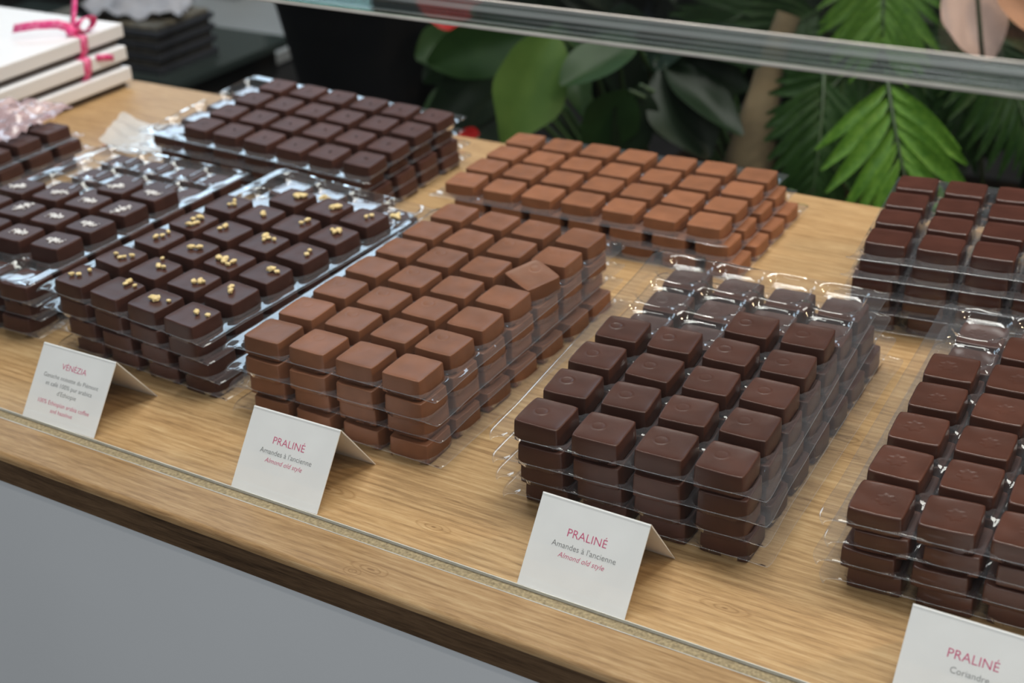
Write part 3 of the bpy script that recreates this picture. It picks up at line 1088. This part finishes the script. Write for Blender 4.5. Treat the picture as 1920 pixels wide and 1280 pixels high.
# ------------------------------------------------------------------ plants behind the counter
def leaf_mat(name, dark, light, rough=0.45):
    m, nt, b, out = new_mat(name)
    tc = nd(nt, 'ShaderNodeTexCoord')
    nz = nd(nt, 'ShaderNodeTexNoise')
    nz.inputs['Scale'].default_value = 14
    nz.inputs['Detail'].default_value = 4
    nt.links.new(tc.outputs['Object'], nz.inputs['Vector'])
    r = ramp(nt, [(0.3, dark), (0.7, light)])
    nt.links.new(nz.outputs['Fac'], r.inputs['Fac'])
    nt.links.new(r.outputs['Color'], b.inputs['Base Color'])
    b.inputs['Roughness'].default_value = rough
    b.inputs['Specular IOR Level'].default_value = 0.25
    tl = nd(nt, 'ShaderNodeBsdfTranslucent')
    nt.links.new(r.outputs['Color'], tl.inputs['Color'])
    mx = nd(nt, 'ShaderNodeMixShader')
    mx.inputs[0].default_value = 0.3
    nt.links.new(b.outputs[0], mx.inputs[1])
    nt.links.new(tl.outputs[0], mx.inputs[2])
    nt.links.new(mx.outputs[0], out.inputs['Surface'])
    return m


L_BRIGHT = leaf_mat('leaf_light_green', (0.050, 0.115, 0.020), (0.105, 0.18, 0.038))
L_MID = leaf_mat('leaf_half_shade_green', (0.012, 0.038, 0.010), (0.028, 0.068, 0.016))  # background leaves: weaker light is put into a darker green
L_DARK = leaf_mat('leaf_deep_shade_green', (0.004, 0.012, 0.0045), (0.010, 0.026, 0.008))  # deepest leaves: shade is put into the near-black green
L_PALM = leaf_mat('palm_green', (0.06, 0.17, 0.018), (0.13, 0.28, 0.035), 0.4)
L_PALM_D = leaf_mat('palm_shade_green', (0.010, 0.036, 0.006), (0.024, 0.070, 0.013), 0.5)  # shaded copy of the palm green, dimness put into its colour
M_STEM = plain('green_stem', (0.022, 0.048, 0.014), 0.5, 0.4, 0.2, 30)
M_TRUNK = plain('tan_trunk', (0.13, 0.098, 0.056), 0.85, 0.2, 0.35, 18, 0.5)
M_SOIL = plain('coir_soil', (0.075, 0.052, 0.030), 0.95, 0.1, 0.5, 40, 0.8)
M_RED = plain('red_spathe', (0.30, 0.008, 0.008), 0.3, 0.5, 0.15, 20)
M_PALEPINK = plain('pale_pink_spathe', (0.85, 0.62, 0.54), 0.45, 0.4, 0.15, 12)


def leaf_mesh(name, length, width, mat, shape='lance', curl=0.25, seed=0, nl=14, nw=6):
    """blade along +Y from the origin, face up +Z, drooping towards the tip, folded a little at the midrib"""
    rnd = random.Random(seed)
    verts, faces = [], []
    for j in range(nl + 1):
        t = j / nl
        if shape == 'lance':
            w = width * math.sin(math.pi * min(1, t * .92 + .04)) ** .8 * (1 - .25 * t)
        elif shape == 'heart':
            w = width * (1.15 * (1 - t) ** .55 * (1 - math.exp(-t * 9 - .35)))
        else:
            w = width * math.sin(math.pi * (t * .96 + .02)) ** .7 * (1.08 - .25 * t) * (1 + .22 * noise.noise((t * 3.2, seed * 1.7, .4)))
        for i in range(nw + 1):
            u = 2 * i / nw - 1
            back = -0.16 * length * (abs(u) ** 1.5) * max(0, 1 - t * 6) if shape == 'heart' else 0
            z = -curl * length * t * t + .12 * abs(u) * w + .03 * length * noise.noise((u * 1.3, t * 3, seed * 3.1)) 
            verts.append((u * w / 2, t * length + back, z))
    faces = [(j * (nw + 1) + i, j * (nw + 1) + i + 1, (j + 1) * (nw + 1) + i + 1, (j + 1) * (nw + 1) + i) for j in range(nl) for i in range(nw)]
    return mesh(name, verts, faces, mat, True)


def orient(direction, face):
    """matrix with +Y along direction and +Z as near as possible to face"""
    y = Vector(direction).normalized()
    z = Vector(face)
    z = (z - y * z.dot(y)).normalized()
    x = y.cross(z)
    return Matrix((x, y, z)).transposed()


def put_leaf(root, me, base, tip, face, base_world=None):
    o = link(me.name, me, root, Vector(base) - Vector(root.location), orient(Vector(tip) - Vector(base), face).to_euler())
    return o


TOCAM = Vector((0.45, -0.75, 0.45))


def broad_plant(name, foot, leaves, label, cat='plant', seed=0):
    """leaves: (base px, base py, tip px, tip py, Y, width, material, shape)"""
    rnd = random.Random(seed)
    root = empty(name, foot)
    tag(root, label, cat, 'plants behind the counter')
    for q, (bx, by, tx, ty, Y, wd, mat, shp) in enumerate(leaves):
        b, t = at(bx, by, Y), at(tx, ty, Y - 0.03 + rnd.uniform(-.05, .02))
        L = (t - b).length
        me = leaf_mesh('leaf', L, wd, mat, shp, 0.08, seed * 50 + q)
        face = TOCAM + Vector((rnd.uniform(-.45, .45), rnd.uniform(-.3, .3), rnd.uniform(-.2, .5)))
        put_leaf(root, me, b, t, face)
        f = Vector(foot)
        mid = (b + f) / 2 + Vector((0, .03, .04))
        st = tube('stalk', [f - f, (f * .45 + mid * .55) - f, (mid * .5 + b * .5) + Vector((0, .02, 0)) - f, b - f], [.0045, .004, .003, .0025], M_STEM, root, 6)
    return root


# planter trough with soil
PZ = -0.30
pl = empty('planter', (-0.55, 1.42, FLOOR))
tag(pl, 'long dark planter trough with brown soil behind the counter', 'planter')
child_box('trough', -0.82, 0.65, 1.06, 1.90, FLOOR, PZ - 0.03, plain('planter_dark', (0.03, 0.03, 0.028), 0.6), pl, 0.005)
so = sheet('soil', -0.085, 1.48, 1.42, 0.80, PZ - 0.03, M_SOIL, 0, 0.05, 1.0, 60, 36)
so.parent = pl
so.matrix_parent_inverse = Matrix.Translation(-Vector(pl.location))

foot1 = (-0.70, 1.42, PZ)
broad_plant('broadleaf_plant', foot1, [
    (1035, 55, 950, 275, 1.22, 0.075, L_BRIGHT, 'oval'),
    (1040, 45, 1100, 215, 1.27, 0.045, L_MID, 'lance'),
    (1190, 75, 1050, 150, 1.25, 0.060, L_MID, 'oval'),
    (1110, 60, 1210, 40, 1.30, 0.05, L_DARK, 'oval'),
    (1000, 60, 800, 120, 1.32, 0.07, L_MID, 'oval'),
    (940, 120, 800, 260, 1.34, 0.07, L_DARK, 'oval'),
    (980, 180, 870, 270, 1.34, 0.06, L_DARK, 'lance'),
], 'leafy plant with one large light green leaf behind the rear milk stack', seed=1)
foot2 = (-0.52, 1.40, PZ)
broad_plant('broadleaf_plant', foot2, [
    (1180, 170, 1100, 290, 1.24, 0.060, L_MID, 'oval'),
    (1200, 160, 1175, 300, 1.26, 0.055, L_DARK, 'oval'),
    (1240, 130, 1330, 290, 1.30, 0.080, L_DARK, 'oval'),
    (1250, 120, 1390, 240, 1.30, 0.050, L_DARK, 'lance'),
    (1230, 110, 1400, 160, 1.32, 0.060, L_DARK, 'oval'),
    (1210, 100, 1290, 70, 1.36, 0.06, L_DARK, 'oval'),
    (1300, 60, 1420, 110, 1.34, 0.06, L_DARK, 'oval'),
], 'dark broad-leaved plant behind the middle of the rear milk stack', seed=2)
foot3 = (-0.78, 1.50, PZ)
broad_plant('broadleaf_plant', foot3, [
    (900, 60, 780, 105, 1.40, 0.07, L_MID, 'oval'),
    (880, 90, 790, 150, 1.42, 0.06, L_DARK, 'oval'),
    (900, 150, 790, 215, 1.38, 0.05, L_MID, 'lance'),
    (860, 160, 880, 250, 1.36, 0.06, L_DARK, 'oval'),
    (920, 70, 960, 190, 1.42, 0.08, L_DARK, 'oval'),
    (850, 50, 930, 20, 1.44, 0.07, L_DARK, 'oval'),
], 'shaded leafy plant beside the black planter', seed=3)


def frond(root, base, ctrl, tip, nleaf, length, mat, seed, face=TOCAM, width=.0145):
    """pinnate palm frond; the leaflets that can be told apart are parts of their own"""
    rnd = random.Random(seed)
    o0 = Vector(root.location)
    pts = []
    for k in range(13):
        t = k / 12
        pts.append(base * (1 - t) ** 2 + ctrl * 2 * t * (1 - t) + tip * t * t)
    tube('rachis', [p - o0 for p in pts], [0.0028 * (1 - .7 * k / 12) for k in range(13)], M_STEM, root, 6)
    lm = [leaf_mesh('leaflet', 1.0, width / length * (1 + .15 * k), mat, 'lance', .22, seed + k, 8, 4) for k in range(3)]
    for k in range(nleaf):
        t = 0.14 + 0.86 * k / (nleaf - 1)
        f = t * 12
        i = min(11, int(f))
        p = pts[i].lerp(pts[i + 1], f - i)
        tan = (pts[i + 1] - pts[i]).normalized()
        side = tan.cross(Vector(face)).normalized()
        ln = length * (0.55 + .45 * math.sin(math.pi * min(1, .25 + t * .7))) * (1 if t < .9 else .75)
        for s in (-1, 1):
            d = tan * (0.75 + .5 * t) + side * s * (1.0 - .45 * t) + Vector((0, 0, -.15))
            d += Vector((rnd.uniform(-.08, .08), rnd.uniform(-.08, .08), rnd.uniform(-.08, .08)))
            c = link('leaflet', lm[rnd.randrange(3)], root, p - o0, orient(d, Vector(face) + side * s * -.25).to_euler())
            c.scale = (ln, ln, ln)


def palm(foot, fronds, label, seed):
    root = empty('palm_plant', foot)
    tag(root, label, 'palm', 'plants behind the counter')
    for q, (b, c, t, Y, nl, ln, mat) in enumerate(fronds):
        frond(root, at(b[0], b[1], Y + .05), at(c[0], c[1], Y), at(t[0], t[1], Y - .03), nl, ln, mat, seed * 10 + q)
    return root


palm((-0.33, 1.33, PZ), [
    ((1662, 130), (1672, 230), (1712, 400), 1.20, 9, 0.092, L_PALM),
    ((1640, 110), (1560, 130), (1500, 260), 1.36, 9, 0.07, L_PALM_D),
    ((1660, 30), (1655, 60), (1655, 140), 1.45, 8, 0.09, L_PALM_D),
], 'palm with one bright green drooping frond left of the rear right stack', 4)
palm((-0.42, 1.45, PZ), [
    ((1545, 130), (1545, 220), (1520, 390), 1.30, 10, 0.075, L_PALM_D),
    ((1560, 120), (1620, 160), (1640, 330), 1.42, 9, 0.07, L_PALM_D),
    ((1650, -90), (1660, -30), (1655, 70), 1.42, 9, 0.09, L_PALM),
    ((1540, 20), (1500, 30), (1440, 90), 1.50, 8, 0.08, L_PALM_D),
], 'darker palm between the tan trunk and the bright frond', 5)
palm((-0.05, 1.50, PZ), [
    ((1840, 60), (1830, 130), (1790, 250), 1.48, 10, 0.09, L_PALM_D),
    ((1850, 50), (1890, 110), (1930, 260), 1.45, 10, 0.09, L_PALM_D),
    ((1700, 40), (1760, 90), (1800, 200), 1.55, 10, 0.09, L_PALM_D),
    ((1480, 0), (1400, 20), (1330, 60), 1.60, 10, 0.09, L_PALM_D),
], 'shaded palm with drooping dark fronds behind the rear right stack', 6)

# tan trunk
tp, tb = at(1445, 120, 1.40), at(1395, 345, 1.33)
tube('plant_trunk', [tb + Vector((0, 0, -.14)), tb, tb.lerp(tp, .35), tb.lerp(tp, .7), tp, tp + Vector((.01, .02, .05))], [.034, .030, .024, .018, .014, .013], M_TRUNK, None, 14)
tag(bpy.data.objects['plant_trunk'], 'tan tapering trunk standing between the dark leaves and the palms', 'trunk')


def spathe(name, c, tipv, size, mat, label, face, stem=None, shape='heart', wide=.95):
    root = empty(name, c)
    tag(root, label, 'flower')
    me = leaf_mesh('spathe', size, size * wide, mat, shape, .06, len(name))
    o = link('spathe', me, root, (0, 0, 0), orient(tipv, face).to_euler())
    if stem:
        stem = (stem[0], stem[1], PZ + .01 - c[2])
        tube('stem', [Vector((0, 0, 0)), Vector(stem) * .5 + Vector((0, .02, 0)), Vector(stem)], .0026, M_STEM, root, 6)
    return root


spathe('red_flower', at(882, 18, 1.30), Vector((-.8, 0, .16)), 0.075, M_RED, 'red flower seen through and just under the glass shelf edge', TOCAM, (.05, .1, -.3))
spathe('red_flower', at(893, 258, 1.12), Vector((-.7, .0, .05)), 0.022, M_RED, 'small red flower at the counter back edge beside the rear left stack', TOCAM, (.02, .05, -.28))
spathe('pale_pink_flower', at(1795, -48, 1.45), Vector((.30, 0, -.55)), 0.095, M_PALEPINK, 'large pale pink flower at the top right behind the glass shelf', TOCAM, (.05, .08, -.4), 'oval', .78)

fr_ = bpy.data.objects['pale_pink_flower']
fo = Vector(fr_.location)
tube('stem', [at(1828, -60, 1.42) - fo, at(1834, 10, 1.415) - fo, at(1838, 60, 1.41) - fo, at(1842, 110, 1.41) - fo], .0026, M_STEM, fr_, 6)
link('petal', leaf_mesh('petal', .07, .035, plain('peach_petal', (0.62, 0.33, 0.20), 0.5, 0.3, 0.2, 12), 'oval', .1, 4), fr_, at(1870, -20, 1.44) - fo, orient(Vector((.5, 0, -.35)), TOCAM).to_euler())

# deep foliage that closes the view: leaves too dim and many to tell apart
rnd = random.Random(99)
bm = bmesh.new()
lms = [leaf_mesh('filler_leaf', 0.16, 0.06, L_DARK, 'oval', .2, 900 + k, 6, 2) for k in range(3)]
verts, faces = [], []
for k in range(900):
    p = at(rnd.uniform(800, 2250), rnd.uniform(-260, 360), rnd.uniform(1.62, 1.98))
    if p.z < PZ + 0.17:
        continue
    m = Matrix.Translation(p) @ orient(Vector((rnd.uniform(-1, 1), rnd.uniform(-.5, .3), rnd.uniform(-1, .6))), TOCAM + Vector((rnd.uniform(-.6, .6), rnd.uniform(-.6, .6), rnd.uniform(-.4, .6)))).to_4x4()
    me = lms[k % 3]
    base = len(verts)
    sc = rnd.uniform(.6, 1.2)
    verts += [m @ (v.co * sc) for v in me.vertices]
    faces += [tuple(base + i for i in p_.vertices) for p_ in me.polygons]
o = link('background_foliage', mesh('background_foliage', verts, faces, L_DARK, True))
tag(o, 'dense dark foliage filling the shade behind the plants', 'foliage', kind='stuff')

# ------------------------------------------------------------------ back left: black planter, glass table, grey cabinet
c0 = at(700, 120, 1.42)
root = empty('black_planter', (c0.x, 1.42, FLOOR))
tag(root, 'tall tapering black planter standing behind the rear left stack', 'planter')
verts, faces = [], []
zt = at(700, -60, 1.42).z
zb = FLOOR
prof = [(zb, .055), (zb + .25, .07), (at(700, 215, 1.42).z, .085), (at(700, 0, 1.42).z, .112), (zt, .122), (zt + .004, .127), (zt + .012, .127), (zt + .012, .115), (zt - .03, .113)]
N = 40
for z, r in prof:
    for k in range(N):
        w = 2 * math.pi * k / N
        ex = 1 + .10 * math.cos(4 * w)
        verts.append((r * math.cos(w) * (1.0 / ex ** .3), r * math.sin(w) * (1.0 / ex ** .3), z - zb))
for i in range(len(prof) - 1):
    faces += [(i * N + k, i * N + (k + 1) % N, (i + 1) * N + (k + 1) % N, (i + 1) * N + k) for k in range(N)]
faces += [tuple(range(N - 1, -1, -1)), tuple((len(prof) - 1) * N + k for k in range(N))]
link('pot', mesh('pot', verts, faces, plain('black_planter_resin', (0.006, 0.0065, 0.008), 0.55, 0.3, 0.2, 10), True), root)

# glass side table with dark trays and a grey cloth
gt = at(330, 158, 1.45)
tz = gt.z
gx, gy = gt.x, 1.45
root = empty('glass_side_table', (gx - .3, gy + .25, FLOOR))
tag(root, 'low glass-topped side table in the back left beyond the counter', 'table')
child_box('glass_top', gx - .60, gx, gy, gy + .27, tz - .012, tz, plain('green_glass', (0.030, 0.040, 0.037), 0.15, 0.5, 0.1, 8), root, 0.001)
child_box('apron', gx - .58, gx - .02, gy + .02, gy + .25, tz - .06, tz - .012, plain('dark_table_frame', (0.02, 0.02, 0.02), 0.5), root, 0.002)
for ax, ay in ((gx - .56, gy + .03), (gx - .06, gy + .03), (gx - .56, gy + .21), (gx - .06, gy + .21)):
    child_box('leg', ax, ax + .03, ay, ay + .03, FLOOR, tz - .06, bpy.data.materials['dark_table_frame'], root, 0.002)
M_DT = plain('dark_tray', (0.035, 0.036, 0.042), 0.4, 0.5, 0.3, 20)
M_DT2 = plain('brown_tray_fill', (0.10, 0.085, 0.062), 0.6, 0.4, 0.6, 50)
zc = tz
rnd = random.Random(5)
for k, (hh, nm) in enumerate(((.020, 'lowest'), (.018, 'second'), (.018, 'third'), (.016, 'uppermost'))):
    r0 = empty('dark_tray', (gx - .12, gy + .13, zc), (0, 0, rnd.uniform(-.04, .04)))
    tag(r0, '%s dark tray of the blurred stack on the glass side table' % nm, 'tray', 'dark trays on the side table')
    bm = bmesh.new()
    box_bm(bm, -.16, .07, -.11, .02, 0, hh * .55, .001)
    link('body', bm_mesh('body', bm, M_DT), r0)
    bm = bmesh.new()
    box_bm(bm, -.155, .065, -.105, .015, hh * .55, hh - .0005, .002)
    link('contents', bm_mesh('contents', bm, M_DT2), r0)
    zc += hh
o = sheet('grey_cloth', gx - .15, gy + .09, .17, .13, zc, plain('grey_cloth', (0.34, 0.34, 0.37), 0.85, 0.2, 0.15, 20), .5, .035, 12.0)
tag(o, 'crumpled grey cloth lying on the dark trays in the back left', 'cloth')

# pale grey cabinet further back
ca = at(452, 128, 1.75)
root = empty('grey_cabinet', (ca.x - .2, 1.95, FLOOR))
tag(root, 'pale grey low cabinet behind the glass side table', 'cabinet')
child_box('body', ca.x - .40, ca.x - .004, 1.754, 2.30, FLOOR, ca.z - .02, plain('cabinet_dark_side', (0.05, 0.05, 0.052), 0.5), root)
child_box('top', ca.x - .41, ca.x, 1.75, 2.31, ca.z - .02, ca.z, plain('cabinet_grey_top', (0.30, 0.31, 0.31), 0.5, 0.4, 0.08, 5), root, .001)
cp = at(462, 60, 2.15)
pst = empty('grey_display_panel', (cp.x, 2.15, ca.z))
tag(pst, 'upright grey display panel standing on the grey cabinet', 'panel')
child_box('board', cp.x - .10, cp.x + .045, 2.14, 2.155, ca.z, ca.z + .45, plain('display_grey', (0.26, 0.275, 0.27), 0.6, 0.3, 0.06, 5), pst, .001)
child_box('foot', cp.x - .08, cp.x + .03, 2.10, 2.20, ca.z, ca.z + .008, bpy.data.materials['display_grey'], pst, .001)
